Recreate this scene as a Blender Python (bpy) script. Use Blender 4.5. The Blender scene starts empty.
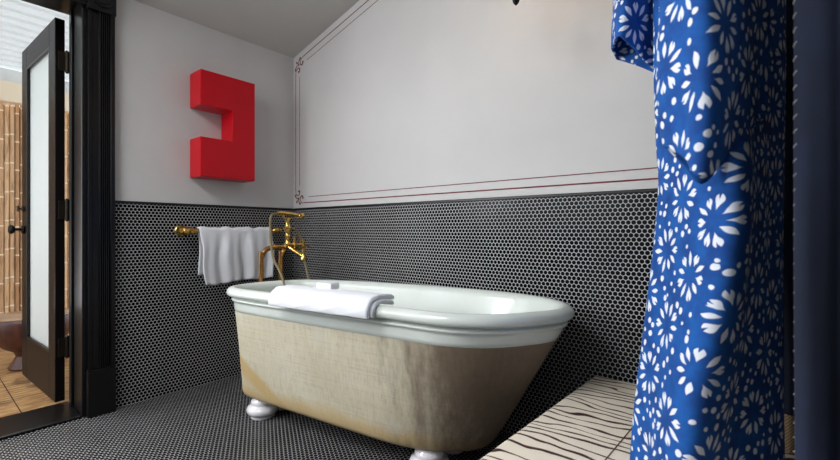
import bpy, bmesh, math, random
from mathutils import Vector, Matrix
random.seed(4)
S = bpy.context.scene
C = S.collection
PI = math.pi

# ------------------------------------------------------------------ survey of the room
FPX = 422.5
YAW = math.atan(348 / 422.5)
FW = (-math.sin(YAW), math.cos(YAW))
RT = (math.cos(YAW), math.sin(YAW))
CAM = Vector((2.6877, -1.803, 0.9517))
WH = 1.107          # height of the tiled wainscot
XR, YB = 2.93, -3.4  # right wall, back wall
def roof(x): return 2.212 + 0.2515 * x
def X_at(px, y):     # x of a survey sight line at distance y
    k = (px - 420) / FPX
    rx, ry = FW[0] + k * RT[0], FW[1] + k * RT[1]
    return CAM.x + (y - CAM.y) / ry * rx

# ------------------------------------------------------------------ helpers
def lin(c):
    c = c / 255.0
    return c / 12.92 if c <= 0.04045 else ((c + 0.055) / 1.055) ** 2.4
def rgb(r, g, b): return (lin(r), lin(g), lin(b), 1)

def mesh(name, verts, faces, mat=None, parent=None, smooth=False, uvs=None):
    me = bpy.data.meshes.new(name)
    me.from_pydata([tuple(v) for v in verts], [], faces)
    if uvs is not None:
        l = me.uv_layers.new(name='UVMap')
        for p in me.polygons:
            for li in p.loop_indices:
                l.data[li].uv = uvs[me.loops[li].vertex_index]
    bm = bmesh.new(); bm.from_mesh(me)
    bmesh.ops.recalc_face_normals(bm, faces=bm.faces)
    bm.to_mesh(me); bm.free()
    o = bpy.data.objects.new(name, me)
    C.objects.link(o)
    if mat: me.materials.append(mat)
    if smooth:
        for p in me.polygons: p.use_smooth = True
    if parent is not None: o.parent = parent
    return o

class MB:
    """collects verts and faces of one part"""
    def __init__(s): s.v = []; s.f = []
    def add(s, v, f):
        n = len(s.v); s.v += [Vector(p) for p in v]; s.f += [tuple(i + n for i in q) for q in f]; return s
    def box(s, a, b):
        x0, y0, z0 = a; x1, y1, z1 = b
        return s.add([(x0,y0,z0),(x1,y0,z0),(x1,y1,z0),(x0,y1,z0),(x0,y0,z1),(x1,y0,z1),(x1,y1,z1),(x0,y1,z1)],
                     [(0,3,2,1),(4,5,6,7),(0,1,5,4),(1,2,6,5),(2,3,7,6),(3,0,4,7)])
    def prism(s, pts, d):
        """closed polygon of 3d points pushed along d"""
        n = len(pts); d = Vector(d)
        v = [Vector(p) for p in pts] + [Vector(p) + d for p in pts]
        f = [tuple(range(n - 1, -1, -1)), tuple(range(n, 2 * n))]
        f += [(i, (i + 1) % n, n + (i + 1) % n, n + i) for i in range(n)]
        return s.add(v, f)
    def rings(s, rs, closed=True, cap0=False, cap1=False):
        n = len(rs[0]); v = [p for r in rs for p in r]; f = []
        for i in range(len(rs) - 1):
            for j in range(n if closed else n - 1):
                k = (j + 1) % n
                f.append((i * n + j, i * n + k, (i + 1) * n + k, (i + 1) * n + j))
        if cap0: f.append(tuple(range(n - 1, -1, -1)))
        if cap1: f.append(tuple((len(rs) - 1) * n + j for j in range(n)))
        return s.add(v, f)
    def lathe(s, prof, c=(0,0,0), axis='z', n=24):
        """prof: (radius, height)"""
        rs = []
        for r, h in prof:
            ring = []
            for j in range(n):
                a = 2 * PI * j / n; p, q = r * math.cos(a), r * math.sin(a)
                d = {'z': (p, q, h), 'x': (h, p, q), 'y': (q, h, p)}[axis]
                ring.append(Vector(c) + Vector(d))
            rs.append(ring)
        return s.rings(rs, True, True, True)
    def tube(s, pts, r, n=12, steps=6, flat=None):
        P = [Vector(p) for p in pts]
        if steps > 1 and len(P) > 2: P = spline(P, steps)
        rr = r if callable(r) else (lambda t: r)
        rs = []; up = None
        for i, p in enumerate(P):
            t = (P[min(i + 1, len(P) - 1)] - P[max(i - 1, 0)]).normalized()
            if up is None:
                up = Vector((0, 0, 1)) if abs(t.z) < .9 else Vector((1, 0, 0))
            b = t.cross(up).normalized(); up = b.cross(t).normalized()
            R = rr(i / (len(P) - 1))
            rs.append([p + (b * math.cos(2*PI*j/n) + up * math.sin(2*PI*j/n)) * R for j in range(n)])
        return s.rings(rs, True, True, True)
    def build(s, name, mat=None, parent=None, smooth=False, bevel=0, uvs=None, seg=2, angle=None):
        o = mesh(name, s.v, s.f, mat, parent, smooth, uvs)
        if bevel:
            m = o.modifiers.new('bevel', 'BEVEL'); m.width = bevel; m.segments = seg; m.limit_method = 'ANGLE'
            m.angle_limit = math.radians(35)
            if smooth is False: m.harden_normals = False
        if angle:
            o.data.set_sharp_from_angle(angle=math.radians(angle))
        return o

def spline(P, steps, closed=False):
    n = len(P); out = []
    segs = n if closed else n - 1
    for i in range(segs):
        if closed: a, b, c, d = P[(i-1) % n], P[i], P[(i+1) % n], P[(i+2) % n]
        else: a, b, c, d = P[max(i-1, 0)], P[i], P[i+1], P[min(i+2, n-1)]
        for k in range(steps):
            t = k / steps
            out.append(0.5 * ((2*b) + (c - a)*t + (2*a - 5*b + 4*c - d)*t*t + (3*b - a - 3*c + d)*t**3))
    if not closed: out.append(P[-1].copy())
    return out

def arc_even(P, n, closed=True):
    Q = P + ([P[0]] if closed else [])
    L = [0]
    for i in range(len(Q) - 1): L.append(L[-1] + (Q[i+1] - Q[i]).length)
    out = []; j = 0
    for i in range(n):
        t = L[-1] * i / (n if closed else n - 1)
        while j < len(L) - 2 and L[j+1] < t: j += 1
        w = (t - L[j]) / max(L[j+1] - L[j], 1e-9)
        out.append(Q[j].lerp(Q[j+1], w))
    return out

def empty(name, loc, label=None, cat=None, group=None):
    o = bpy.data.objects.new(name, None); o.empty_display_size = .05
    C.objects.link(o); o.location = loc
    if label: tag(o, label, cat, group)
    return o
def tag(o, label, cat, group=None):
    o['label'] = label; o['category'] = cat
    if group: o['group'] = group
    return o
def struct(o): o['kind'] = 'structure'; return o
def under(parent):
    """children are modelled in world coordinates: bring them into the parent's frame"""
    off = Vector(parent.location)
    for c in parent.children_recursive:
        c.data.transform(Matrix.Translation(-off))

# ------------------------------------------------------------------ materials
def newmat(name):
    m = bpy.data.materials.new(name); m.use_nodes = True
    nt = m.node_tree; b = nt.nodes['Principled BSDF']
    return m, nt, b
class N:
    """small node-graph writer"""
    def __init__(s, nt): s.nt = nt
    def node(s, t, **k):
        n = s.nt.nodes.new(t)
        for a, v in k.items(): setattr(n, a, v)
        return n
    def put(s, sock, v):
        if hasattr(v, 'is_output'): s.nt.links.new(v, sock)
        elif v is not None: sock.default_value = v
    def m(s, op, a, b=None, c=None, clamp=False):
        n = s.node('ShaderNodeMath', operation=op); n.use_clamp = clamp
        s.put(n.inputs[0], a); s.put(n.inputs[1], b)
        if c is not None: s.put(n.inputs[2], c)
        return n.outputs[0]
    def vm(s, op, a, b=None, out=0):
        n = s.node('ShaderNodeVectorMath', operation=op)
        s.put(n.inputs[0], a); s.put(n.inputs[1], b)
        return n.outputs['Value'] if op in ('LENGTH', 'DISTANCE', 'DOT_PRODUCT') else n.outputs[0]
    def mix(s, f, a, b, mode='MIX'):
        n = s.node('ShaderNodeMix', data_type='RGBA', blend_type=mode)
        s.put(n.inputs[0], f); s.put(n.inputs[6], a); s.put(n.inputs[7], b)
        return n.outputs[2]
    def noise(s, vec, scale, detail=3, rough=.5, dist=0):
        n = s.node('ShaderNodeTexNoise'); s.put(n.inputs['Vector'], vec)
        n.inputs['Scale'].default_value = scale; n.inputs['Detail'].default_value = detail
        n.inputs['Roughness'].default_value = rough; n.inputs['Distortion'].default_value = dist
        return n.outputs[0]
    def ramp(s, f, stops, interp='LINEAR'):
        n = s.node('ShaderNodeValToRGB'); e = n.color_ramp.elements; n.color_ramp.interpolation = interp
        while len(e) < len(stops): e.new(0.5)
        for q, (p, c) in zip(e, stops): q.position = p; q.color = c if len(c) == 4 else (*c, 1)
        s.put(n.inputs[0], f); return n.outputs[0]
    def smooth(s, x, a, b):
        n = s.node('ShaderNodeMapRange', interpolation_type='SMOOTHSTEP')
        s.put(n.inputs[0], x); n.inputs[1].default_value = a; n.inputs[2].default_value = b
        return n.outputs[0]
    def pos(s): return s.node('ShaderNodeNewGeometry').outputs['Position']
    def obj(s): return s.node('ShaderNodeTexCoord').outputs['Object']
    def uv(s): return s.node('ShaderNodeTexCoord').outputs['UV']
    def xyz(s, v):
        n = s.node('ShaderNodeSeparateXYZ'); s.put(n.inputs[0], v); return n.outputs
    def comb(s, x, y, z=0.0):
        n = s.node('ShaderNodeCombineXYZ'); s.put(n.inputs[0], x); s.put(n.inputs[1], y); s.put(n.inputs[2], z)
        return n.outputs[0]
    def bump(s, h, strength, dist, b):
        n = s.node('ShaderNodeBump'); n.inputs['Strength'].default_value = strength; n.inputs['Distance'].default_value = dist
        s.put(n.inputs['Height'], h); s.nt.links.new(n.outputs[0], b.inputs['Normal'])
    def scale(s, v, k): return s.vm('MULTIPLY', v, k)

def plain(name, col, rough=.5, metal=0, bump=None, coat=0, var=None, spec=None):
    m, nt, b = newmat(name); g = N(nt)
    b.inputs['Roughness'].default_value = rough; b.inputs['Metallic'].default_value = metal
    b.inputs['Coat Weight'].default_value = coat
    if spec is not None: b.inputs['Specular IOR Level'].default_value = spec
    if var:
        f = g.noise(g.obj(), var[0], 4, .6)
        g.put(b.inputs['Base Color'], g.mix(g.smooth(f, .3, .7), col, var[1]))
    else: b.inputs['Base Color'].default_value = col
    if bump: g.bump(g.noise(g.obj(), bump[0], 3), bump[1], bump[2], b)
    return m

def penny(name, ia, ib, grout=(198, 199, 200)):
    """round penny tiles in hexagonal packing; rows run along axis ia"""
    m, nt, b = newmat(name); g = N(nt); P = .0193; H = P * .866
    p = g.xyz(g.pos()); v = g.comb(p[ia], p[ib], 0.0)
    ds = []
    for off in ((0, 0, 0), (P / 2, H, 0)):
        q = g.vm('FRACTION', g.vm('DIVIDE', g.vm('ADD', v, (10 + off[0], 10 + off[1], 0)), (P, 2 * H, 1)))
        q = g.vm('MULTIPLY', g.vm('SUBTRACT', q, (.5, .5, 0)), (1, 2 * .866, 0))
        ds.append(g.vm('LENGTH', q))
    d = g.m('MINIMUM', ds[0], ds[1])
    f = g.smooth(d, .428, .468)
    n1 = g.noise(g.pos(), 60, 2)
    tile = g.mix(n1, rgb(8, 8, 11), rgb(17, 18, 23))
    gr = g.mix(g.noise(g.pos(), 5, 4), rgb(*[c - 28 for c in grout]), rgb(*grout))
    g.put(b.inputs['Base Color'], g.mix(f, tile, gr))
    g.put(b.inputs['Roughness'], g.m('ADD', g.m('MULTIPLY', f, .6), .22))
    b.inputs['Specular IOR Level'].default_value = .1
    g.bump(g.m('SUBTRACT', 1.0, g.smooth(d, .36, .46)), .3, .0015, b)
    return m

M = {}
M['tile_left'] = penny('penny_tile_left', 1, 2)
M['tile_right'] = penny('penny_tile_right', 0, 2)
M['tile_floor'] = penny('penny_tile_floor', 1, 0, (158, 158, 158))
def plaster(name, c1, c2):
    m, nt, b = newmat(name); g = N(nt)
    f = g.noise(g.pos(), 1.6, 5, .6)
    g.put(b.inputs['Base Color'], g.mix(g.smooth(f, .3, .7), c1, c2))
    b.inputs['Roughness'].default_value = .7
    g.bump(g.noise(g.pos(), 35, 4), .08, .004, b)
    return m
M['plaster'] = plaster('plaster', rgb(206, 205, 204), rgb(213, 212, 211))
M['ceiling'] = plaster('ceiling_paint', rgb(196, 194, 189), rgb(202, 200, 195))
M['black_paint'] = plain('black_satin_paint', rgb(9, 9, 11), .34, bump=(18, .05, .002), spec=.4)
M['door_paint'] = plain('door_dark_paint', rgb(20, 15, 15), .4, bump=(25, .05, .002), spec=.14)
M['iron'] = plain('black_iron', rgb(16, 14, 13), .45, .6)
M['steel'] = plain('worn_steel', rgb(70, 62, 54), .35, .9)
M['red_paint'] = plain('red_gloss', rgb(200, 0, 26), .35, spec=.25)
M['line_paint'] = plain('oxblood_line_paint', rgb(112, 26, 24), .7)
M['porcelain'] = plain('porcelain', rgb(232, 230, 234), .15, coat=.5)
M['soap'] = plain('soap', rgb(232, 233, 235), .45)

def enamel():
    m, nt, b = newmat('enamel'); g = N(nt)
    f = g.noise(g.pos(), 5, 6, .7)
    col = g.mix(g.smooth(f, .35, .75), rgb(221, 228, 222), rgb(214, 221, 214))
    sp = g.smooth(g.noise(g.pos(), 70, 5, .7), .70, .76)
    g.put(b.inputs['Base Color'], g.mix(g.m('MULTIPLY', sp, .5), col, rgb(120, 104, 84)))
    b.inputs['Roughness'].default_value = .22; b.inputs['Coat Weight'].default_value = .3
    g.bump(g.noise(g.pos(), 12, 2), .03, .004, b)
    return m
M['enamel'] = enamel()

def worn_shell():
    m, nt, b = newmat('worn_tan_paint'); g = N(nt); p = g.pos(); s = g.xyz(p)
    streak = g.noise(g.vm('MULTIPLY', p, (16, 16, 1.2)), 4, 6, .7)
    base = g.mix(g.smooth(g.noise(p, 3.2, 5, .6), .32, .68), rgb(216, 209, 186), rgb(205, 196, 169))
    grid = g.m('ADD', g.noise(g.vm('MULTIPLY', p, (120, 120, 3)), 1, 3, .6), g.noise(g.vm('MULTIPLY', p, (3, 3, 140)), 1, 3, .6))
    base = g.mix(g.m('MULTIPLY', g.smooth(grid, .95, 1.25), .35), base, rgb(164, 152, 130))
    base = g.mix(g.m('MULTIPLY', g.smooth(streak, .45, .75), .28), base, rgb(166, 156, 138))
    base = g.mix(g.m('MULTIPLY', g.smooth(g.noise(g.vm('MULTIPLY', p, (1, 1, 1.6)), 3.0, 6, .65), .48, .75), .5), base, rgb(204, 203, 196))
    # an ochre stain in a long arc that sinks from the left end along the lower side
    arc = g.m('ADD', s[2], g.m('MULTIPLY', g.m('SUBTRACT', s[0], .62), .55))
    arc = g.m('ADD', arc, g.m('MULTIPLY', g.noise(p, 4, 3), .09))
    band = g.m('MULTIPLY', g.smooth(arc, .26, .33), g.m('SUBTRACT', 1.0, g.smooth(arc, .37, .41)))
    low = g.m('SUBTRACT', 1.0, g.smooth(g.m('ADD', s[2], g.m('MULTIPLY', g.noise(p, 5, 3), .12)), .20, .27))
    st = g.m('MULTIPLY', g.m('MAXIMUM', band, g.m('MULTIPLY', low, .85)), .8)
    base = g.mix(st, base, rgb(196, 164, 104))
    # worn grey-brown towards the round end, deepened with painted-in shade
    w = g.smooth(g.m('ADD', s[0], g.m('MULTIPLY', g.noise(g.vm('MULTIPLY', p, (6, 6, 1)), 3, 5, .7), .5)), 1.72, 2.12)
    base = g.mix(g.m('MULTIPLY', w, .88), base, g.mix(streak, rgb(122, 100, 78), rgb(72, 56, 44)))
    # thin dark scratch marks
    sc = g.smooth(g.noise(g.vm('MULTIPLY', p, (40, 40, 1.0)), 2, 3, .6), .70, .76)
    base = g.mix(g.m('MULTIPLY', sc, .35), base, rgb(110, 100, 84))
    g.put(b.inputs['Base Color'], base)
    b.inputs['Roughness'].default_value = .55
    weave = g.noise(g.vm('MULTIPLY', p, (90, 90, 40)), 3, 3)
    g.bump(g.m('ADD', weave, streak), .22, .004, b)
    return m
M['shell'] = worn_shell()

def brass():
    m, nt, b = newmat('aged_brass'); g = N(nt)
    f = g.noise(g.pos(), 40, 4, .6)
    g.put(b.inputs['Base Color'], g.mix(g.smooth(f, .35, .7), rgb(226, 190, 112), rgb(190, 148, 80)))
    b.inputs['Metallic'].default_value = 1; b.inputs['Roughness'].default_value = .22
    return m
M['brass'] = brass()
M['copper'] = plain('copper_brown_pipe', rgb(202, 146, 84), .25, 1)
def hose():
    m, nt, b = newmat('metal_hose'); g = N(nt)
    b.inputs['Base Color'].default_value = rgb(168, 156, 124); b.inputs['Metallic'].default_value = 1
    b.inputs['Roughness'].default_value = .35
    w = g.m('SINE', g.m('MULTIPLY', g.xyz(g.pos())[2], 1500.0))
    g.bump(w, .6, .001, b); return m
M['hose'] = hose()

def terry(name, c1, c2):
    m, nt, b = newmat(name); g = N(nt)
    f = g.noise(g.pos(), 420, 2)
    g.put(b.inputs['Base Color'], g.mix(f, c1, c2))
    b.inputs['Roughness'].default_value = .95; b.inputs['Sheen Weight'].default_value = .25
    g.bump(g.m('ADD', f, g.m('MULTIPLY', g.noise(g.pos(), 30, 3), 1.0)), .5, .004, b)
    return m
M['terry'] = terry('white_terry', rgb(244, 246, 250), rgb(236, 239, 246))

def zebra():
    m, nt, b = newmat('zebra_hide'); g = N(nt); p = g.pos(); s = g.xyz(p)
    warp = g.noise(g.vm('MULTIPLY', p, (2.4, 5.5, 1)), 1.6, 2, .4)
    ph = g.m('ADD', g.m('MULTIPLY', s[1], 165.0), g.m('ADD', g.m('MULTIPLY', s[0], -9.0), g.m('MULTIPLY', warp, 26.0)))
    w = g.m('SINE', ph)
    thr = g.m('ADD', .12, g.m('MULTIPLY', g.noise(g.vm('MULTIPLY', p, (7, 16, 1)), 1.7, 2, .5), 1.15))
    f = g.smooth(g.m('SUBTRACT', w, thr), -.06, .1)
    cream = g.mix(g.noise(g.vm('MULTIPLY', p, (30, 200, 30)), 3, 3), rgb(244, 234, 216), rgb(234, 222, 202))
    brown = g.mix(g.noise(p, 60, 3), rgb(74, 42, 36), rgb(50, 28, 26))
    g.put(b.inputs['Base Color'], g.mix(f, cream, brown))
    b.inputs['Roughness'].default_value = .7
    g.bump(g.noise(g.vm('MULTIPLY', p, (60, 300, 60)), 3, 2), .2, .001, b)
    return m
M['zebra'] = zebra()
M['seam'] = plain('seam_thread', rgb(84, 62, 48), .8)
M['dark_wood'] = plain('dark_wood', rgb(40, 26, 22), .4, var=(9, rgb(58, 38, 30)))

def indigo(name='indigo_print', base=((10, 90, 172), (5, 64, 138)), pale=(226, 232, 242), cell=.13, shift=(0, 0)):
    """resist-dyed flowers of petals round a dark centre, dots between them"""
    m, nt, b = newmat(name); g = N(nt)
    rot = g.node('ShaderNodeVectorRotate', rotation_type='Z_AXIS'); nt.links.new(g.uv(), rot.inputs['Vector']); rot.inputs['Angle'].default_value = .48
    uv = g.vm('ADD', rot.outputs[0], (5 + shift[0], 5 + shift[1], 0))
    wob = g.node('ShaderNodeTexNoise'); wob.inputs['Scale'].default_value = 26
    nt.links.new(uv, wob.inputs['Vector'])
    uvw = g.vm('ADD', uv, g.vm('MULTIPLY', g.vm('SUBTRACT', wob.outputs['Color'], (.5, .5, .5)), (.009, .009, 0)))
    vo = g.node('ShaderNodeTexVoronoi', voronoi_dimensions='2D'); vo.inputs['Scale'].default_value = 1 / cell
    vo.inputs['Randomness'].default_value = .18
    nt.links.new(uvw, vo.inputs['Vector'])
    q = g.vm('SUBTRACT', uvw, vo.outputs['Position'])
    q = g.vm('MULTIPLY', q, (1, 1, 0)); s = g.xyz(q)
    r = g.vm('LENGTH', q)
    ph = g.m('MULTIPLY', g.xyz(vo.outputs['Color'])[0], 6.28)
    th = g.m('ADD', g.m('ARCTAN2', s[1], s[0]), ph)
    n = 10
    a = g.m('MULTIPLY', g.m('ADD', th, 20.0), n / (2 * PI))
    fr = g.m('SUBTRACT', g.m('FRACT', a), .5)
    tang = g.m('MULTIPLY', g.m('ABSOLUTE', fr), g.m('MULTIPLY', r, 2 * PI / n))
    R0, R1 = cell * .14, cell * .43
    # slender petals alternate with broad ones notched at the tip, none quite alike
    wn = g.node('ShaderNodeTexWhiteNoise', noise_dimensions='2D')
    nt.links.new(g.comb(g.m('FLOOR', a), ph), wn.inputs['Vector'])
    k = wn.outputs['Value']
    heart = g.m('GREATER_THAN', g.m('ADD', g.m('MULTIPLY', g.m('FRACT', g.m('MULTIPLY', g.m('FLOOR', a), .5)), 1.2), g.m('MULTIPLY', k, .8)), .72)
    t = g.m('DIVIDE', g.m('SUBTRACT', r, R0), g.m('ADD', R1 - R0 - .008, g.m('MULTIPLY', k, .010)))
    tt = g.m('POWER', g.m('MAXIMUM', g.m('MINIMUM', t, 1.0), 0.0), g.m('ADD', 1.1, g.m('MULTIPLY', heart, .7)))
    wid = g.m('MULTIPLY', g.m('SINE', g.m('MULTIPLY', tt, PI)), g.m('ADD', .0062, g.m('MULTIPLY', heart, .0034)))
    pet = g.smooth(g.m('SUBTRACT', wid, tang), 0.0, .0012)
    pet = g.m('MULTIPLY', pet, g.m('GREATER_THAN', r, R0))
    cut = g.m('SUBTRACT', 1.0, g.m('MULTIPLY', heart, g.smooth(g.m('SUBTRACT', g.m('MULTIPLY', g.m('SUBTRACT', t, .6), .010), tang), 0.0, .0008)))
    pet = g.m('MULTIPLY', pet, cut)
    vd = g.node('ShaderNodeTexVoronoi', voronoi_dimensions='2D'); vd.inputs['Scale'].default_value = 1 / .026
    vd.inputs['Randomness'].default_value = .6
    nt.links.new(g.vm('ADD', uvw, (.31, .17, 0)), vd.inputs['Vector'])
    dsize = g.m('ADD', .0045, g.m('MULTIPLY', g.xyz(vd.outputs['Color'])[1], .0035))
    dd = g.m('MULTIPLY', vd.outputs['Distance'], .026)
    dot = g.smooth(g.m('SUBTRACT', dsize, dd), 0.0, .001)
    far = g.node('ShaderNodeTexVoronoi', voronoi_dimensions='2D', feature='F1'); far.inputs['Scale'].default_value = 1 / cell
    far.inputs['Randomness'].default_value = .18
    nt.links.new(g.vm('SUBTRACT', vd.outputs['Position'], (.31, .17, 0)), far.inputs['Vector'])
    dot = g.m('MULTIPLY', dot, g.m('GREATER_THAN', far.outputs['Distance'], .475))
    f = g.m('MAXIMUM', pet, dot)
    blue = g.mix(g.smooth(g.noise(uv, 18, 4, .6), .3, .7), rgb(*base[0]), rgb(*base[1]))
    g.put(b.inputs['Base Color'], g.mix(f, blue, rgb(*pale)))
    b.inputs['Roughness'].default_value = .9
    g.bump(g.noise(uv, 30, 3), .12, .006, b)
    return m
M['indigo'] = indigo()
M['navy_cloth'] = plain('navy_cloth', rgb(20, 27, 46), .95, bump=(300, .3, .001), var=(6, rgb(26, 36, 60)))
M['stitch'] = plain('white_thread', rgb(150, 150, 150), .9)
def woven():
    m, nt, b = newmat('tan_weave'); g = N(nt); s = g.xyz(g.pos())
    f = g.m('MULTIPLY', g.m('SINE', g.m('MULTIPLY', s[2], 700.0)), g.m('SINE', g.m('MULTIPLY', s[0], 900.0)))
    g.put(b.inputs['Base Color'], g.mix(g.smooth(f, -.4, .4), rgb(104, 84, 62), rgb(176, 152, 118)))
    b.inputs['Roughness'].default_value = .95
    return m
M['woven'] = woven()

def planks():
    m, nt, b = newmat('weathered_planks'); g = N(nt); p = g.pos(); s = g.xyz(p)
    # rows of square deck tiles with plank grain along y
    pl = g.m('DIVIDE', s[0], .30); cell = g.m('FLOOR', pl); fr = g.m('FRACT', g.m('ADD', pl, 40.0))
    gapx = g.m('LESS_THAN', fr, .018)
    fy = g.m('FRACT', g.m('ADD', g.m('DIVIDE', s[1], .62), 40.3)); gapy = g.m('LESS_THAN', fy, .008)
    wn = g.node('ShaderNodeTexWhiteNoise', noise_dimensions='1D'); g.put(wn.inputs['W'], cell)
    grain = g.noise(g.vm('ADD', g.vm('MULTIPLY', p, (26, 2.2, 1)), g.comb(0.0, g.m('MULTIPLY', wn.outputs[0], 30.0))), 2.6, 6, .65, .6)
    col = g.ramp(grain, [(.25, rgb(70, 44, 28)), (.43, rgb(150, 106, 64)), (.58, rgb(214, 172, 118)), (.78, rgb(128, 86, 52))])
    col = g.mix(g.m('MULTIPLY', wn.outputs[0], .35), col, rgb(118, 84, 54))
    kn = g.smooth(g.noise(p, 5, 5, .6), .52, .68)
    col = g.mix(g.m('MULTIPLY', kn, .6), col, rgb(74, 46, 30))
    gp = g.m('MAXIMUM', gapx, gapy)
    g.put(b.inputs['Base Color'], g.mix(gp, col, rgb(40, 28, 20)))
    b.inputs['Roughness'].default_value = .6
    g.bump(g.m('SUBTRACT', grain, gp), .3, .004, b)
    return m
M['planks'] = planks()
def bamboo():
    m, nt, b = newmat('bamboo'); g = N(nt); p = g.pos(); s = g.xyz(p)
    cell = g.m('FLOOR', g.m('DIVIDE', s[1], .036))
    wn = g.node('ShaderNodeTexWhiteNoise', noise_dimensions='1D'); g.put(wn.inputs['W'], cell)
    k = wn.outputs[0]
    col = g.mix(k, rgb(226, 190, 146), rgb(176, 132, 92))
    col = g.mix(g.m('MULTIPLY', g.smooth(g.noise(g.vm('MULTIPLY', p, (1, 14, 2)), 3, 4, .6), .45, .7), .6), col, rgb(140, 98, 64))
    node = g.m('FRACT', g.m('ADD', g.m('DIVIDE', s[2], .27), g.m('MULTIPLY', k, 7.0)))
    ring = g.m('SUBTRACT', 1.0, g.smooth(g.m('ABSOLUTE', g.m('SUBTRACT', node, .5)), .01, .035))
    col = g.mix(ring, col, rgb(244, 226, 196))
    g.put(b.inputs['Base Color'], col); b.inputs['Roughness'].default_value = .5
    return m
M['bamboo'] = bamboo()
M['gap_backing_brown'] = plain('gap_backing_brown', rgb(116, 84, 56), .8)
M['white_wood'] = plain('white_painted_wood', rgb(232, 232, 230), .5, var=(4, rgb(214, 216, 216)))
def polyc():
    m, nt, b = newmat('white_translucent_slat'); b.inputs['Base Color'].default_value = rgb(236, 238, 238); b.inputs['Roughness'].default_value = .5
    g = N(nt); t = g.node('ShaderNodeBsdfTranslucent'); t.inputs[0].default_value = rgb(236, 240, 242)
    mx = g.node('ShaderNodeMixShader'); mx.inputs[0].default_value = .5; out = nt.nodes['Material Output']
    nt.links.new(b.outputs[0], mx.inputs[1]); nt.links.new(t.outputs[0], mx.inputs[2]); nt.links.new(mx.outputs[0], out.inputs[0])
    return m
M['slat'] = polyc()
M['cream_wood'] = plain('cream_painted_wood', rgb(238, 222, 196), .5)
def stoolwood():
    m, nt, b = newmat('red_brown_wood'); g = N(nt)
    f = g.noise(g.vm('MULTIPLY', g.pos(), (6, 6, 1.5)), 5, 5, .6, .8)
    g.put(b.inputs['Base Color'], g.mix(g.smooth(f, .3, .7), rgb(92, 50, 40), rgb(58, 30, 26)))
    b.inputs['Roughness'].default_value = .4
    return m
M['stool'] = stoolwood()
M['stool_top'] = plain('pale_stool_top', rgb(186, 158, 132), .35, var=(8, rgb(150, 116, 92)))
M['leaf'] = plain('leaf_green', rgb(70, 132, 104), .5, var=(5, rgb(46, 98, 70)))
M['twig'] = plain('twig', rgb(80, 60, 44), .8)
def frosted():
    m, nt, b = newmat('frosted_glass'); g = N(nt)
    b.inputs['Base Color'].default_value = rgb(236, 241, 240); b.inputs['Roughness'].default_value = .45
    t = g.node('ShaderNodeBsdfTranslucent'); t.inputs[0].default_value = rgb(240, 244, 243)
    mx = g.node('ShaderNodeMixShader'); mx.inputs[0].default_value = .5
    out = nt.nodes['Material Output']
    nt.links.new(b.outputs[0], mx.inputs[1]); nt.links.new(t.outputs[0], mx.inputs[2]); nt.links.new(mx.outputs[0], out.inputs[0])
    return m
M['frosted'] = frosted()
def bulb():
    m, nt, b = newmat('warm_bulb')
    b.inputs['Base Color'].default_value = rgb(255, 220, 170)
    b.inputs['Emission Color'].default_value = (1, .62, .3, 1); b.inputs['Emission Strength'].default_value = 14
    return m
M['bulb'] = bulb()

# ------------------------------------------------------------------ setting
TW = .25                                   # thickness of the left wall
DY0, DY1, DZ = -2.05, -1.236, 2.127        # doorway
WY0, WY1, WZ0, WZ1 = -3.25, -2.3, 1.15, 2.12  # opening added in the left wall, out of view, for the main light
struct(MB().box((-TW, YB - .15, -.12), (XR + .15, .15, 0)).build('floor', M['tile_floor']))
def wall_boxes(z0, z1, x0, x1):
    """left wall pieces round the doorway and the added window"""
    b = MB(); 
    def seg(ya, yb, za, zb):
        za, zb = max(za, z0), min(zb, z1)
        if zb > za + 1e-4: b.box((x0, ya, za), (x1, yb, zb))
    seg(DY1, .0, 0, 9); seg(DY0, DY1, DZ, 9); seg(WY1, DY0, 0, 9)
    seg(WY0, WY1, 0, WZ0); seg(WY0, WY1, WZ1, 9); seg(YB, WY0, 0, 9)
    return b
wl = struct(wall_boxes(0, 2.24, -TW, 0).build('wall_left', M['plaster']))
DYK = DY1 + .12
w = MB().box((0, DYK, 0), (.006, 0, WH)).box((0, WY1, 0), (.006, DY0 - .14, WH)).box((0, WY0, 0), (.006, WY1, WZ0)).box((0, YB, 0), (.006, WY0, WH)).build('tile_wainscot', M['tile_left'], wl)
b = MB()
b.box((0, DYK, WH - .012), (.013, 0, WH + .002))
b.build('wainscot_cap', M['black_paint'], wl, bevel=.003)
# right-hand long wall behind the tub: follows the sloping ceiling
wr = struct(MB().prism([(-TW, 0, 0), (XR + .15, 0, 0), (XR + .15, 0, roof(XR + .15)), (-TW, 0, roof(-TW))], (0, .15, 0)).build('wall_far', M['plaster']))
MB().box((.006, -.006, 0), (XR, 0, WH)).build('tile_wainscot', M['tile_right'], wr)
MB().box((.013, -.013, WH - .012), (XR, 0, WH + .002)).build('wainscot_cap', M['black_paint'], wr, bevel=.003)
wc = struct(MB().box((XR, YB, 0), (XR + .15, 0, roof(XR))).build('wall_right', M['tile_left']))  # unseen; black tile to full height keeps bounce light off the robe
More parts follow.
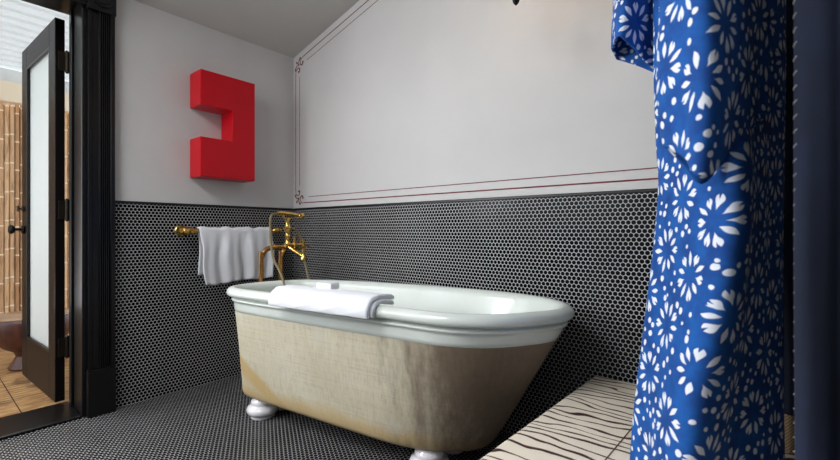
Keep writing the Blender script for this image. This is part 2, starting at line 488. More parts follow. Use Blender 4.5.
# back wall with a wide window, added out of view for fill light
BX0, BX1, BZ0, BZ1 = .35, 1.5, 1.1, 2.2
b = MB()
b.prism([(-TW, YB, 0), (BX0, YB, 0), (BX0, YB, roof(BX0)), (-TW, YB, roof(-TW))], (0, -.15, 0))
b.prism([(BX1, YB, 0), (XR + .15, YB, 0), (XR + .15, YB, roof(XR + .15)), (BX1, YB, roof(BX1))], (0, -.15, 0))
b.box((BX0, YB - .15, 0), (BX1, YB, BZ0))
b.prism([(BX0, YB, BZ1), (BX1, YB, BZ1), (BX1, YB, roof(BX1)), (BX0, YB, roof(BX0))], (0, -.15, 0))
wb = struct(b.build('wall_back', M['plaster']))
KX0, KX1, KY0, KY1 = .75, 1.75, -2.95, -2.15      # skylight added out of view for light, behind and left of the camera
b = MB()
def slab_(x0, x1, y0, y1):
    b.prism([(x0, y0, roof(x0)), (x1, y0, roof(x1)), (x1, y0, roof(x1) + .12), (x0, y0, roof(x0) + .12)], (0, y1 - y0, 0))
slab_(-TW, KX0, YB - .15, .15); slab_(KX1, XR + .15, YB - .15, .15); slab_(KX0, KX1, YB - .15, KY0); slab_(KX0, KX1, KY1, .15)
struct(b.build('ceiling', M['ceiling']))
b = MB()
for x0, x1, y0, y1 in ((KX0, KX0 + .04, KY0, KY1), (KX1 - .04, KX1, KY0, KY1), (KX0 + .04, KX1 - .04, KY0, KY0 + .04), (KX0 + .04, KX1 - .04, KY1 - .04, KY1)):
    b.prism([(x0, y0, roof(x0) + .01), (x1, y0, roof(x1) + .01), (x1, y0, roof(x1) + .14), (x0, y0, roof(x0) + .14)], (0, y1 - y0, 0))
struct(b.build('added_window_3', M['white_wood']))
MB().box((.006, YB, 0), (XR, YB + .006, BZ0 - .03)).build('tile_wainscot', M['tile_right'], wb)  # unseen dark tile, put here to cut bounce light
# windows added out of view as sources of daylight
def win_frame(b, ax, a0, a1, z0, z1, d0, d1):
    def bx(p0, p1, q0, q1):
        if ax == 'y': b.box((d0, p0, q0), (d1, p1, q1))
        else: b.box((p0, d0, q0), (p1, d1, q1))
    t = .05
    bx(a0, a0 + t, z0, z1); bx(a1 - t, a1, z0, z1); bx(a0 + t, a1 - t, z0, z0 + t); bx(a0 + t, a1 - t, z1 - t, z1)
    mid = (a0 + a1) / 2
    bx(mid - .015, mid + .015, z0 + t, z1 - t)
    return b
struct(win_frame(MB(), 'y', WY0, WY1, WZ0, WZ1, -.16, -.09).build('added_window_1', M['black_paint'], bevel=.004))
struct(win_frame(MB(), 'x', BX0, BX1, BZ0, BZ1, YB - .1, YB - .05).build('added_window_2', M['black_paint'], bevel=.004))

# doorway: jamb lining, casing with flutes, plinth block, corner block, threshold
jamb = MB()
jamb.box((-TW - .005, DY1 - .004, 0), (.003, DY1 + .016, DZ)); jamb.box((-TW - .005, DY0 - .016, 0), (.003, DY0 + .004, DZ))
jamb.box((-TW - .005, DY0 - .016, DZ - .004), (.003, DY1 + .016, DZ + .03))
jamb.box((-TW + .05, DY1 - .016, .02), (-TW + .09, DY1 - .004, DZ - .004))      # door stop
df = struct(jamb.build('door_1', M['black_paint'], bevel=.003))
def casing(y0, y1, flip):
    b = MB(); X0 = .001
    W = y1 - y0
    # profile across the width: plain bead, flat, flutes, raised edge
    prof = [(0, .014), (.02, .014), (.026, .024), (.15, .024), (.17, .02), (.40, .02)]
    k = .44
    for i in range(5):
        prof += [(k, .030), (k + .035, .030), (k + .045, .019), (k + .062, .019)]; k += .075
    prof += [(.83, .03), (.86, .036), (1, .036)]
    if flip: prof = [(1 - p, q) for p, q in reversed(prof)]
    ring = [(X0, y0, 0)] + [(q, y0 + p * W, 0) for p, q in prof] + [(X0, y1, 0)]
    b.prism([(x, y, .24) for x, y, z in ring], (0, 0, 2.075 - .24))
    return b
c0, c1 = DY1 + .016, DY1 + .016 + .113
casing(c0, c1, False).build('door_casing', M['black_paint'], df)
casing(DY0 - .144, DY0 - .016, True).build('door_casing', M['black_paint'], df)
for ya, yb in ((c0 - .004, c1 + .004), (DY0 - .148, DY0 - .012)):
    b = MB(); b.box((.001, ya, 0), (.042, yb, .228)); b.box((.001, ya + .002, .228), (.037, yb - .002, .238)); b.build('plinth_block', M['black_paint'], df, bevel=.003)
    b = MB(); b.box((.001, ya, 2.075), (.044, yb, 2.21))
    yc = (ya + yb) / 2; zc = 2.148
    pf = [(.050, 0.042), (.050, .052), (.040, .054), (.034, .047), (.022, .047), (.012, .056), (.004, .058)]
    b.lathe(pf, (0, yc, zc), 'x', 28); b.build('corner_block', M['black_paint'], df, bevel=.0015)
b = MB(); b.box((.001, DY0 - .012, 2.09), (.03, c0 - .004, 2.2)); b.box((.03, DY0 - .012, 2.105), (.036, c0 - .004, 2.125)); b.box((.03, DY0 - .012, 2.16), (.04, c0 - .004, 2.2))
b.build('head_casing', M['black_paint'], df, bevel=.003)
b = MB(); b.box((-TW - .03, DY0 + .004, 0), (.01, DY1 - .004, .014))
b.build('threshold', M['black_paint'], df, bevel=.006)

# door leaf swung outwards on the right-hand jamb
hx, hy = -.252, -1.259
a = math.atan2(-.047, -.999)
ux, uy = math.cos(a), math.sin(a)          # along the leaf
nx, ny = uy, -ux                           # across the leaf, away from the opening
if ny < 0: nx, ny = -nx, -ny
LT, LW, L0, L1 = .042, .745, .03, 2.089
def leafpt(s, t, z): return (hx + ux * s - nx * t, hy + uy * s - ny * t, z)
def leafbox(b, s0, s1, t0, t1, z0, z1):
    v = [leafpt(s, t, z) for z in (z0, z1) for s, t in ((s0, t0), (s1, t0), (s1, t1), (s0, t1))]
    return b.add(v, [(0,3,2,1),(4,5,6,7),(0,1,5,4),(1,2,6,5),(2,3,7,6),(3,0,4,7)])
door = empty('door_leaf', (hx, hy, L0), 'dark painted door with tall frosted glass panel, swung open in the doorway', 'door')
b = MB()
SW0, SW1 = .115, .115
for s0, s1 in ((0, SW0), (LW - SW1, LW)): leafbox(b, s0, s1, 0, LT, L0, L1)
leafbox(b, SW0, LW - SW1, 0, LT, L0, .275); leafbox(b, SW0, LW - SW1, 0, LT, L1 - .125, L1)
b.build('frame', M['door_paint'], door, bevel=.003)
b = MB(); t = .016
for (ta, tb) in ((.0, .012), (LT - .012, LT)):
    leafbox(b, SW0, SW0 + t, ta, tb, .275, L1 - .125); leafbox(b, LW - SW1 - t, LW - SW1, ta, tb, .275, L1 - .125)
    leafbox(b, SW0 + t, LW - SW1 - t, ta, tb, .275, .275 + t); leafbox(b, SW0 + t, LW - SW1 - t, ta, tb, L1 - .125 - t, L1 - .125)
b.build('glazing_bead', M['black_paint'], door, bevel=.002)
b = MB(); leafbox(b, SW0 + .002, LW - SW1 - .002, .017, .025, .277, L1 - .127)
b.build('frosted_pane', M['frosted'], door)
for z in (1.86, 1.06, .32):
    b = MB(); b.lathe([(.004, -.062), (.009, -.056), (.009, .056), (.004, .062)], leafpt(-.012, -.006, z), 'z', 12)
    leafbox(b, -.012, .0, -.004, .03, z - .05, z + .05)
    b.build('hinge', M['steel'], door)
b = MB()
kp = Vector(leafpt(LW - .06, LT, .955)); nd = Vector((-nx, -ny, 0))
b.tube([kp, kp + nd * .012], .026, 16, 1); b.tube([kp + nd * .01, kp + nd * .045], .008, 12, 1)
rs = []
tx = Vector((ux, uy, 0)); tz = Vector((0, 0, 1))
for r, h in [(.008, .04), (.02, .046), (.028, .056), (.028, .064), (.02, .072), (.004, .075)]:
    rs.append([kp + nd * h + (tx * math.cos(2*PI*j/20) + tz * math.sin(2*PI*j/20)) * r for j in range(20)])
b.rings(rs, True, True, True); b.build('door_knob', M['iron'], door, smooth=True)
b = MB(); kp2 = Vector(leafpt(LW - .06, LT, 1.085))
b.tube([kp2, kp2 + nd * .01], .02, 16, 1); b.tube([kp2 + nd * .01, kp2 + nd * .03], .006, 10, 1)
b.tube([kp2 + nd * .03 - tz * .018, kp2 + nd * .03 + tz * .018], .006, 10, 1); b.build('thumb_turn', M['steel'], door)
under(door)

# ------------------------------------------------------------------ painted border on the far wall
def border():
    b = MB(); Y0, Y1 = -.0012, .001
    def line(p, q, w):
        p, q = Vector(p), Vector(q); d = (q - p).normalized(); n = Vector((-d.y, d.x)) * w / 2
        pts = [p + n, q + n, q - n, p - n]
        b.prism([(t.x, Y0, t.y) for t in pts], (0, Y1 - Y0, 0))
    def curl(pts, w):
        P = spline([Vector((x, z, 0)) for x, z in pts], 6)
        for i in range(len(P) - 1):
            k = i / (len(P) - 1); ww = w * (0.6 + 1.2 * k * k)
            line((P[i].x, P[i].y), (P[i+1].x, P[i+1].y), ww)
        e = P[-1]
        b.prism([(e.x + w * .95 * math.cos(t * PI / 6), Y0, e.y + w * .95 * math.sin(t * PI / 6)) for t in range(12)], (0, Y1 - Y0, 0))
    X1 = XR - .05
    dz = .072
    line((.128, 1.146), (X1 - .1, 1.146), .0065); line((.185, 1.187), (X1 - .15, 1.187), .0042)
    line((.029, 1.245), (.029, 2.075), .0055); line((.077, 1.27), (.077, 2.06), .0032)
    line((X1, 1.245), (X1, roof(X1) - .17), .0055); line((X1 - .05, 1.27), (X1 - .05, roof(X1) - .2), .0032)
    line((.125, roof(.125) - .047), (X1 - .1, roof(X1 - .1) - .047), .0055); line((.165, roof(.165) - .096), (X1 - .15, roof(X1 - .15) - .096), .0032)
    for cx, cz, sx, sz, sl in ((.03, 1.146, 1, 1, 0), (.03, 2.172, 1, -1, .25), (X1, 1.146, -1, 1, 0), (X1, roof(X1) - .05, -1, -1, -.25)):
        def q(u, v): return (cx + sx * u, cz + sz * v + sl * u)
        curl([q(.10, 0), q(.068, .004), q(.054, .022), q(.06, .045), q(.08, .05), q(.086, .036)], .008)
        curl([q(0, .10), q(.002, .07), q(.02, .056), q(.044, .062), q(.046, .084), q(.036, .086)], .008)
        curl([q(.042, .04), q(.02, .034), q(.004, .04), q(-.004, .056)], .008)
        curl([q(.042, .04), q(.036, .02), q(.042, .004), q(.054, -.006)], .008)
        curl([q(.036, .034), q(.02, .018), q(.012, .008)], .008)
    return b
pb = border().build('trim_1', M['line_paint']); struct(pb)

# ------------------------------------------------------------------ outside
struct(MB().box((-4.6, -3.6, -.1), (-TW, 1.2, -.002)).build('floor_terrace', M['planks']))
FX = -2.85
fence = empty('bamboo_fence', (FX, -1.2, 0), 'tall fence of pale bamboo canes across the terrace, seen through the doorway', 'fence')
b = MB(); k = 0; y = -3.402
while y < .9:
    r = .0155 + random.random() * .003; h = 2.15 + random.random() * .06
    x = FX + random.uniform(-.006, .006); ring0 = []
    prof = [(r, 0.0)]
    zz = random.uniform(.1, .3)
    while zz < h - .05:
        prof += [(r, zz - .012), (r * 1.16, zz), (r, zz + .012)]; zz += random.uniform(.24, .32)
    prof += [(r, h)]
    b.lathe(prof, (x, y, 0), 'z', 8); y += .036
MB().box((FX - .020, -3.4, 0), (FX - .0165, .9, 2.13)).build('gap_backing', M['gap_backing_brown'], fence)  # sheet added behind the canes to darken the gaps against bright sky
b.build('cane_screen', M['bamboo'], fence, smooth=True, angle=50)
b = MB()
for z in (.35, 1.1, 1.85): b.box((FX - .06, -3.4, z), (FX - .022, .9, z + .05))
b.build('rail', M['dark_wood'], fence); under(fence)
perg = empty('pergola', (FX + .3, -1.2, 2.2), 'white pergola roof of close slats over the terrace outside', 'pergola')
b = MB(); b.box((FX + .12, -3.5, 2.12), (FX + .22, 1.0, 2.30)); b.build('beam', M['cream_wood'], perg, bevel=.004)
MB().box((FX + .13, -3.5, 2.30), (FX + .16, 1.0, 2.43)).build('fascia', M['white_wood'], perg)
b = MB(); x = FX + .1
while x < -.3:
    b.prism([(x, -3.5, 2.448), (x + .149, -3.5, 2.43), (x + .149, -3.5, 2.462), (x, -3.5, 2.48)], (0, 4.5, 0)); x += .15
b.build('roof_slats', M['slat'], perg)
for y in (-3.2, -.2, .9): MB().box((FX + .17, y, 2.30), (-TW, y + .06, 2.43)).build('rafter', M['white_wood'], perg, bevel=.003)
for y in (-3.45, .86): MB().box((FX + .12, y, -.0), (FX + .22, y + .1, 2.12)).build('post', M['white_wood'], perg, bevel=.003)
under(perg)
# carved stool
SX, SY = -1.30, -1.245
stool = empty('terrace_stool', (SX, SY, 0), 'round dark wooden goblet stool standing on the terrace behind the open door', 'stool')
pf = [(.12, 0), (.125, .012), (.10, .05), (.085, .085), (.095, .115), (.15, .15), (.2, .20), (.228, .27), (.232, .33), (.226, .352), (.222, .356)]
b = MB(); b.lathe(pf, (SX, SY, -.001), 'z', 40); b.build('pedestal', M['stool'], stool, smooth=True, angle=40)
b = MB(); b.lathe([(.218, .355), (.224, .357), (.224, .363), (.2, .366), (.01, .364)], (SX, SY, 0), 'z', 40); b.build('seat', M['stool_top'], stool, smooth=True, angle=40); under(stool)
# shrub that looks over the fence
shrub = empty('shrub', (-3.35, -.66, -.1), 'green leafy shrub rising above the bamboo fence beside the door frame', 'shrub')
b = MB(); st = MB()
for i in range(6):
    ang = i * 1.05; st.tube([(-3.35, -.66, -.1), (-3.35 + .05 * math.cos(ang), -.66 + .05 * math.sin(ang), 1.2), (-3.35 + .14 * math.cos(ang), -.66 + .14 * math.sin(ang), 2.12)], .010, 6, 5)
for i in range(380):
    c = Vector((-3.35 + random.gauss(0, .12), -.66 + random.gauss(0, .11), 2.12 + random.gauss(0, .09)))
    d = Vector((random.gauss(0, 1), random.gauss(0, 1), random.gauss(.3, 1))).normalized(); e = d.cross(Vector((.3, .5, .8))).normalized()
    l = random.uniform(.05, .09); w = l * .3
    nn = d.cross(e) * .008
    b.add([c, c + d * l * .5 + e * w + nn, c + d * l, c + d * l * .5 - e * w + nn], [(0, 1, 2), (0, 2, 3)])
b.build('foliage', M['leaf'], shrub); st.build('stems', M['twig'], shrub, smooth=True); under(shrub)

# ------------------------------------------------------------------ red wall piece
b = MB(); y0, y1, z0, z1 = -.722, -.384, 1.264, 1.889; D = .148
pts = [(y0, z0), (y1, z0), (y1, z1), (y0, z1), (y0, 1.682), (-.533, 1.682), (-.533, 1.497), (y0, 1.497)]
b.prism([(.004, p, q) for p, q in pts], (D - .004, 0, 0))
art = b.build('wall_sculpture', M['red_paint'], bevel=.004)
tag(art, 'glossy red block sculpture shaped like a backwards C on the left white wall', 'sculpture')

# ------------------------------------------------------------------ bathtub
A = Vector((.982, .187)).normalized(); NN = Vector((-A.y, A.x)); O = Vector((.56, -.60))
def tubw(u, v): return O + A * u + NN * v
rim_pts = [(.553, -.655), (.553, -.594), (.566, -.50), (.588, -.445), (.645, -.362), (.72, -.309), (.827, -.252), (1.008, -.19), (1.184, -.142), (1.352, -.105), (1.529, -.078),
           (1.68, -.062), (1.832, -.060), (1.937, -.082), (2.046, -.128), (2.120, -.200), (2.154, -.282), (2.147, -.36), (2.108, -.44), (2.066, -.514), (2.016, -.578), (1.962, -.625),
           (1.90, -.66), (1.843, -.681), (1.768, -.695), (1.677, -.703), (1.41, -.745), (1.2, -.773), (.997, -.797), (.84, -.815), (.72, -.824), (.64, -.815), (.585, -.775), (.563, -.72)]
NR = 144
rim = arc_even(spline([Vector((x, y)) for x, y in rim_pts], 10, True), NR)
# light smoothing of the traced outline
for it in range(4):
    rim = [(rim[i-1] + rim[i] * 2 + rim[(i+1) % NR]) / 4 for i in range(NR)]
def inward(ring, d):
    n = len(ring); out = []
    for i in range(n):
        t = (ring[(i+1) % n] - ring[i-1]).normalized()
        nrm = Vector((-t.y, t.x))
        c = ring[i] + nrm * d
        out.append(c)
    return out
area = sum(rim[i].x * rim[(i+1) % NR].y - rim[(i+1) % NR].x * rim[i].y for i in range(NR))
SGN = 1 if area > 0 else -1
def inset(ring, d): return inward(ring, d * SGN)
# foot-print of the underside (start point matches the rim's start: the middle of the flat end)
half = [(.018, 0), (.012, .06), (.02, .105), (.06, .133), (.14, .143), (.29, .154), (.55, .168), (.77, .180), (.93, .187), (1.03, .182), (1.14, .160), (1.235, .110), (1.295, .056), (1.318, 0)]
bot_pts = [tubw(u, v) for u, v in half] + [tubw(u, -v) for u, v in half[-2:0:-1]]
bot = arc_even(spline(bot_pts, 10, True), NR)
# rotate the rim list so its start lies on the axis at the flat end
st = min(range(NR), key=lambda i: abs((rim[i] - O).dot(NN)) + (10 if (rim[i] - O).dot(A) > .5 else 0))
rim = rim[st:] + rim[:st]
ab = sum(bot[i].x * bot[(i+1) % NR].y - bot[(i+1) % NR].x * bot[i].y for i in range(NR))
if ab * area < 0: bot = [bot[0]] + bot[:0:-1]
top = inset(rim, .034)
ZB, ZS = .118, .600
def shell_ring(z):
    s = (z - ZB) / (ZS - ZB)
    s = s ** .93
    return [bot[i].lerp(top[i], s) for i in range(NR)]
ZBAND = .553
tub = empty('bathtub', (1.35, -.43, 0), 'freestanding antique bathtub with white rolled rim and worn tan painted outside', 'bathtub')
b = MB(); rs = []
rs.append([Vector((p.x, p.y, .104)) for p in inset(shell_ring(ZB), .06)])
for z, d in ((.106, .03), (.110, .014), (.120, .004), (.135, 0)):
    rs.append([Vector((p.x, p.y, z)) for p in inset(shell_ring(max(z, ZB)), d)])
for k in range(1, 15): 
    z = .135 + (ZBAND - .135) * k / 14
    rs.append([Vector((p.x, p.y, z)) for p in shell_ring(z)])
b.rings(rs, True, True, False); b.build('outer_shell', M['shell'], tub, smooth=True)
b = MB(); rs = []
for z in (ZBAND, ZBAND + .0006): rs.append([Vector((p.x, p.y, z)) for p in inset(shell_ring(z), -.0012 if z > ZBAND else 0)])
for z in (.57, .59, .600): rs.append([Vector((p.x, p.y, z)) for p in inset(shell_ring(z), -.0012)])
for d, z in ((.029, .603), (.024, .607), (.0225, .612), (.025, .616), (.031, .618), (.038, .620), (.038, .625), (.030, .628), (.010, .630), (.003, .636), (0, .646), (.002, .656), (.008, .665), (.018, .671),
             (.028, .673), (.040, .671), (.050, .665), (.056, .655), (.060, .64)):
    rs.append([Vector((p.x, p.y, z)) for p in inset(rim, d)])
cen = sum(bot, Vector((0, 0))) / NR
inner = inset(rim, .060)
for s, z in ((.10, .58), (.24, .48), (.40, .36), (.52, .27), (.60, .21), (.68, .175), (.78, .16), (.90, .155)):
    tgt = inset(bot, .02)
    if s <= .6: rs.append([Vector((p.x, p.y, z)) for p in [inner[i].lerp(tgt[i], s / .6 * .8) for i in range(NR)]])
    else:
        base = [inner[i].lerp(tgt[i], .8) for i in range(NR)]; kk = (s - .6) / .4
        rs.append([Vector((p.x, p.y, z)) for p in [base[i].lerp(cen, kk) for i in range(NR)]])
b.rings(rs, True, False, True); b.build('basin_and_rim', M['enamel'], tub, smooth=True)
foot_pf = [(.055, 0), (.060, .003), (.060, .010), (.056, .014), (.070, .022), (.079, .034), (.080, .046), (.073, .058), (.058, .066), (.056, .070), (.060, .078), (.056, .09), (.045, .098), (.04, .112)]
for u, v in ((.122, -.068), (.122, .068), (1.10, -.105), (1.10, .105)):
    p = tubw(u, v); MB().lathe(foot_pf, (p.x, p.y, 0), 'z', 36).build('foot', M['porcelain'], tub, smooth=True)
under(tub)

# ------------------------------------------------------------------ rolled towel over the near rim, soap on it
fi = [i for i in range(NR) if (rim[i] - O).dot(NN) < -.2]
front = sorted([rim[i] for i in fi], key=lambda p: p.x)
front = arc_even([p for p in front if 1.03 <= p.x <= 1.605], 46, False)
def towel_over_rim():
    b = MB()
    path = front
    def sweep(prof, s0, s1, wob):
        idx = [i for i in range(len(path)) if s0 <= i / (len(path) - 1) <= s1]
        rs = []
        for n_, i in enumerate(idx):
            t = (path[min(i+1, len(path)-1)] - path[max(i-1, 0)]).normalized(); out = Vector((t.y, -t.x))
            k = n_ / (len(idx) - 1)
            e = min(1, min(k, 1 - k) / .03 + .55)
            ring = []
            cx = sum(p[0] for p in prof) / len(prof); cz = sum(p[1] for p in prof) / len(prof)
            mx = len(prof)
            for j, (o, z) in enumerate(prof):
                w = wob * math.sin(k * 23 + j * .7) + wob * .8 * math.sin(k * 51 + j * 1.9)
                oo, z2 = o + w * .5, z + w * .6
                q = path[i] + out * oo
                ring.append(Vector((q.x, q.y, z2)))
            rs.append(ring)
        b.rings(rs, True, True, True)
    def slab(mid, th):
        P = spline([Vector((x, z)) for x, z in mid], 6); n = len(P); L = []; R = []
        for i, p in enumerate(P):
            t = (P[min(i+1, n-1)] - P[max(i-1, 0)]).normalized(); nn = Vector((-t.y, t.x))
            e = math.sqrt(max(0, 1 - max(0, (abs(i / (n - 1) - .5) - .44) / .06) ** 2)) * .9 + .1
            L.append(p + nn * th / 2 * e); R.append(p - nn * th / 2 * e)
        return [(p.x, p.y) for p in L + R[::-1]]
    # lower and upper layer of the folded towel, draped over the roll of the rim
    sweep(slab([(.010, .632), (.012, .650), (.004, .668), (-.014, .681), (-.040, .683), (-.072, .680), (-.108, .672), (-.122, .664)], .0135), 0.02, 1, .0012)
    sweep(slab([(.024, .630), (.0275, .652), (.019, .676), (-.006, .695), (-.040, .699), (-.080, .698), (-.122, .691), (-.142, .682)], .0155), 0, .985, .0016)
    return b
tw = towel_over_rim().build('folded_towel', M['terry'], smooth=True)
tag(tw, 'white towel folded lengthwise and draped over the near rim of the bathtub', 'towel')
b = MB()
i0 = 18; p = front[i0]; t = (front[i0+1] - front[i0-1]).normalized(); out = Vector((t.y, -t.x))
c = p - out * .098
def sp(a, o, z): q = c + t * a + out * o; return (q.x, q.y, z)
v = [sp(a, o, z) for z in (.7045, .730) for a, o in ((-.043, -.026), (.043, -.026), (.043, .026), (-.043, .026))]
b.add(v, [(0,3,2,1),(4,5,6,7),(0,1,5,4),(1,2,6,5),(2,3,7,6),(3,0,4,7)])
so = b.build('soap_bar', M['soap'], bevel=.005, seg=3)
tag(so, 'small white soap bar lying on the folded towel on the tub rim', 'soap')

# ------------------------------------------------------------------ towel rail and hanging towel
RX, RZ = .092, .946
rail = empty('towel_rail', (0, -.5, RZ), 'brass towel rail fixed to the black tiled wall', 'towel rail')
MB().tube([(RX, -.775, RZ), (RX, -.20, RZ)], .011, 16, 1).build('bar', M['brass'], rail, smooth=True, angle=50)
for yy, sg in ((-.775, -1), (-.20, 1)):
    b = MB()
    b.lathe([(.033, .006), (.034, .012), (.028, .018), (.018, .022), (.013, .03), (.0125, .07), (.017, .075), (.017, .108), (.012, .112)], (0, yy, RZ), 'x', 24)
    b.lathe([(.014, -.05), (.021, -.048), (.023, -.040), (.023, -.03), (.018, -.026), (.024, -.020), (.024, .004), (.018, .008), (.022, .014), (.022, .034), (.016, .038), (.016, .055)] if sg < 0 else
            [(.014, -.03), (.02, -.024), (.02, -.006), (.022, 0), (.022, .018), (.016, .026), (.021, .034), (.01, .042)], (RX, yy, RZ), 'y', 24)
    b.build('bracket', M['brass'], rail, smooth=True, angle=40)
under(rail)
def hanging_towel():
    ny, nv = 64, 54; V = []; uv = []
    r = .0165
    for i in range(ny + 1):
        k = i / ny
        for j in range(nv + 1):
            q = j / nv
            y = -.712 + .468 * k
            front_len = .318 - .012 * k + .004 * math.sin(k * 9); back_len = .262
            tot = front_len + PI * r + back_len
            d = q * tot
            if d < front_len:      # front panel from the hem up
                z = RZ - (front_len - d); x = RX + r; h = front_len - d; side = 1
            elif d < front_len + PI * r:
                a = (d - front_len) / r; x = RX + r * math.cos(a); z = RZ + r * math.sin(a); h = 0; side = 0
            else:
                h = d - front_len - PI * r; z = RZ - h; x = RX - r; side = -1
            m = min(1, h / .12)
            if side >= 0:
                f = .010 * math.sin(k * 19 + .5) + .006 * math.sin(k * 37 + 1.3 + h * 4) + .013 * math.exp(-((k - .53) / .035) ** 2) * -1
                x += m * (f + .012) + h * .02
                y += (.024 * (1 - k) ** 2) * (h / .3) ** 1.3 + .006 * math.sin(h * 20 + k * 5) * m
                z += .0025 * math.sin(k * 40)
            else:
                x += m * (.005 * math.sin(k * 15 + 2) - .004) - h * .02
                y += .008 + .012 * (h / .3) * (1 - k) + .006 * math.sin(h * 17)
            z += .003 * math.sin(k * 23) * (1 - min(1, h / .05))
            V.append((x, y, z))
    F = [(i*(nv+1)+j, (i+1)*(nv+1)+j, (i+1)*(nv+1)+j+1, i*(nv+1)+j+1) for i in range(ny) for j in range(nv)]
    o = mesh('bath_towel', V, F, M['terry'], None, True)
    m = o.modifiers.new('thick', 'SOLIDIFY'); m.thickness = .007; m.offset = 1
    return o
tag(hanging_towel(), 'white bath towel hanging folded over the brass rail', 'towel')

# ------------------------------------------------------------------ brass bath tap on two standpipes
FXC, FYC = .475, -.358
tap = empty('bath_tap', (FXC, FYC, 0), 'antique brass bath tap with telephone hand shower behind the flat tub end', 'tap')
yA, yB, zM = -.575, -.452, .852
for (yy, ya) in ((-.53, 0), (-.392, 1)):
    b = MB()
    if ya == 0: b.tube([(FXC, yy, 0), (FXC, yy, .76), (FXC, yy + .006, .80), (FXC, yy + .03, .838), (FXC, yy + .066, .850), (FXC, yy + .10, zM)], .0135, 16, 8)
    else: b.tube([(FXC - .02, yy, 0), (FXC - .02, yy, .76), (FXC - .018, yy + .004, .80), (FXC - .004, yy + .022, .842), (FXC, yy + .035, zM)], .0135, 16, 8)
    b.build('standpipe', M['copper'], tap, smooth=True, angle=60)
    MB().lathe([(.034, .0), (.034, .006), (.022, .012), (.015, .02)], (FXC - .02 * ya, yy, 0), 'z', 24).build('floor_flange', M['brass'], tap, smooth=True, angle=40)
b = MB()
b.lathe([(.010, -.10), (.016, -.098), (.016, -.085), (.012, -.08), (.012, -.03), (.017, -.026), (.019, -.01), (.019, .03), (.015, .036), (.012, .04), (.012, .07), (.016, .074), (.016, .085), (.01, .09)], (FXC, FYC, zM), 'y', 20)
b.build('mixer_body', M['brass'], tap, smooth=True, angle=40)
for yy, s in ((FYC + .10, 1), (FYC + .02, 0)):
    b = MB()
    if s:
        c = Vector((FXC, yy, zM)); d = Vector((0, 1, 0)); e1, e2 = Vector((1, 0, 0)), Vector((0, 0, 1))
    else:
        c = Vector((FXC + .03, yy, zM + .012)); d = Vector((1, 0, 0)); e1, e2 = Vector((0, 1, 0)), Vector((0, 0, 1))
    b.tube([c - d * .02, c + d * .02], .008, 12, 1)
    for e in (e1, e2): b.tube([c - e * .044 + d * .012, c - e * .026 + d * .012, c + d * .012, c + e * .026 + d * .012, c + e * .044 + d * .012], lambda t: .0055 + .006 * abs(t - .5) * 2, 10, 4)
    ch = b.build('cross_handle', M['brass'], tap, smooth=True, angle=50)
    MB().lathe([(.011, -.006), (.014, 0), (.011, .02), (.004, .026)], tuple(c), 'y' if s else 'x', 14).build('cap', M['brass'], ch, smooth=True, angle=50)
b = MB(); b.lathe([(0.0154, .012), (0.0205, .02), (0.0166, .03), (0.0128, .04), (0.0166, .055), (0.0205, .062), (0.0154, .07), (0.0128, .085), (0.0192, .096), (0.0243, .104), (0.0243, .112), (0.0166, .12), (0.0128, .15), (0.0179, .162), (0.0102, .172)], (FXC, FYC, zM), 'z', 20)
b.build('column', M['brass'], tap, smooth=True, angle=40)
b = MB()
zc = zM + .172
b.tube([(FXC, FYC, zc - .008), (FXC, FYC - .02, zc - .002), (FXC, FYC - .035, zc + .016)], .005, 10, 5)
b.tube([(FXC, FYC, zc - .008), (FXC, FYC + .02, zc - .002), (FXC, FYC + .035, zc + .014)], .005, 10, 5)
b.build('cradle', M['brass'], tap, smooth=True)
b = MB(); zh = zc + .024
b.tube([(FXC, FYC - .075, zh + .002), (FXC, FYC - .05, zh + .004), (FXC, FYC, zh), (FXC, FYC + .055, zh - .006), (FXC, FYC + .072, zh - .010)], lambda t: .0085 + .004 * math.sin(PI * t), 14, 6)
hs = b.build('hand_shower', M['brass'], tap, smooth=True, angle=50)
MB().lathe([(.010, -.012), (.016, -.008), (.020, .004), (.022, .016), (.020, .022), (.004, .024)], (FXC, FYC + .082, zh - .012), 'y', 18).build('spray_head', M['brass'], hs, smooth=True, angle=50)
b = MB()
b.tube([(FXC + .01, FYC, zM), (FXC + .05, FYC + .012, zM - .022), (FXC + .105, FYC + .022, zM - .048), (FXC + .12, FYC + .026, zM - .056)], .0125, 14, 6)
b.lathe([(.012, -.03), (.019, -.026), (.020, -.012), (.015, -.006), (.012, .01)], (FXC + .122, FYC + .027, zM - .05), 'z', 16)
b.build('spout', M['brass'], tap, smooth=True, angle=45)
b = MB(); pts = [(FXC, FYC - .075, zh + .002), (FXC + .005, FYC - .105, zh - .008), (FXC + .02, FYC - .127, zh - .05), (FXC + .05, FYC - .140, zM + .02), (FXC + .10, FYC - .15, zM - .07), (FXC + .185, FYC - .15, zM - .17),
         (FXC + .24, FYC - .12, .44), (FXC + .30, FYC - .05, .33), (FXC + .27, FYC + .02, .42), (FXC + .18, FYC + .032, .62), (FXC + .128, FYC + .028, zM - .078)]
b.tube(pts, .0068, 10, 10); b.build('hose', M['hose'], tap, smooth=True)
b = MB(); b.tube([(FXC, FYC + .008, zM + .108), (FXC + .005, FYC + .035, zM + .108), (FXC + .01, FYC + .065, zM + .085), (FXC + .012, FYC + .082, zM + .04), (FXC + .012, FYC + .085, zM + .01)], .0042, 10, 6)
b.build('brace', M['brass'], tap, smooth=True)
under(tap)

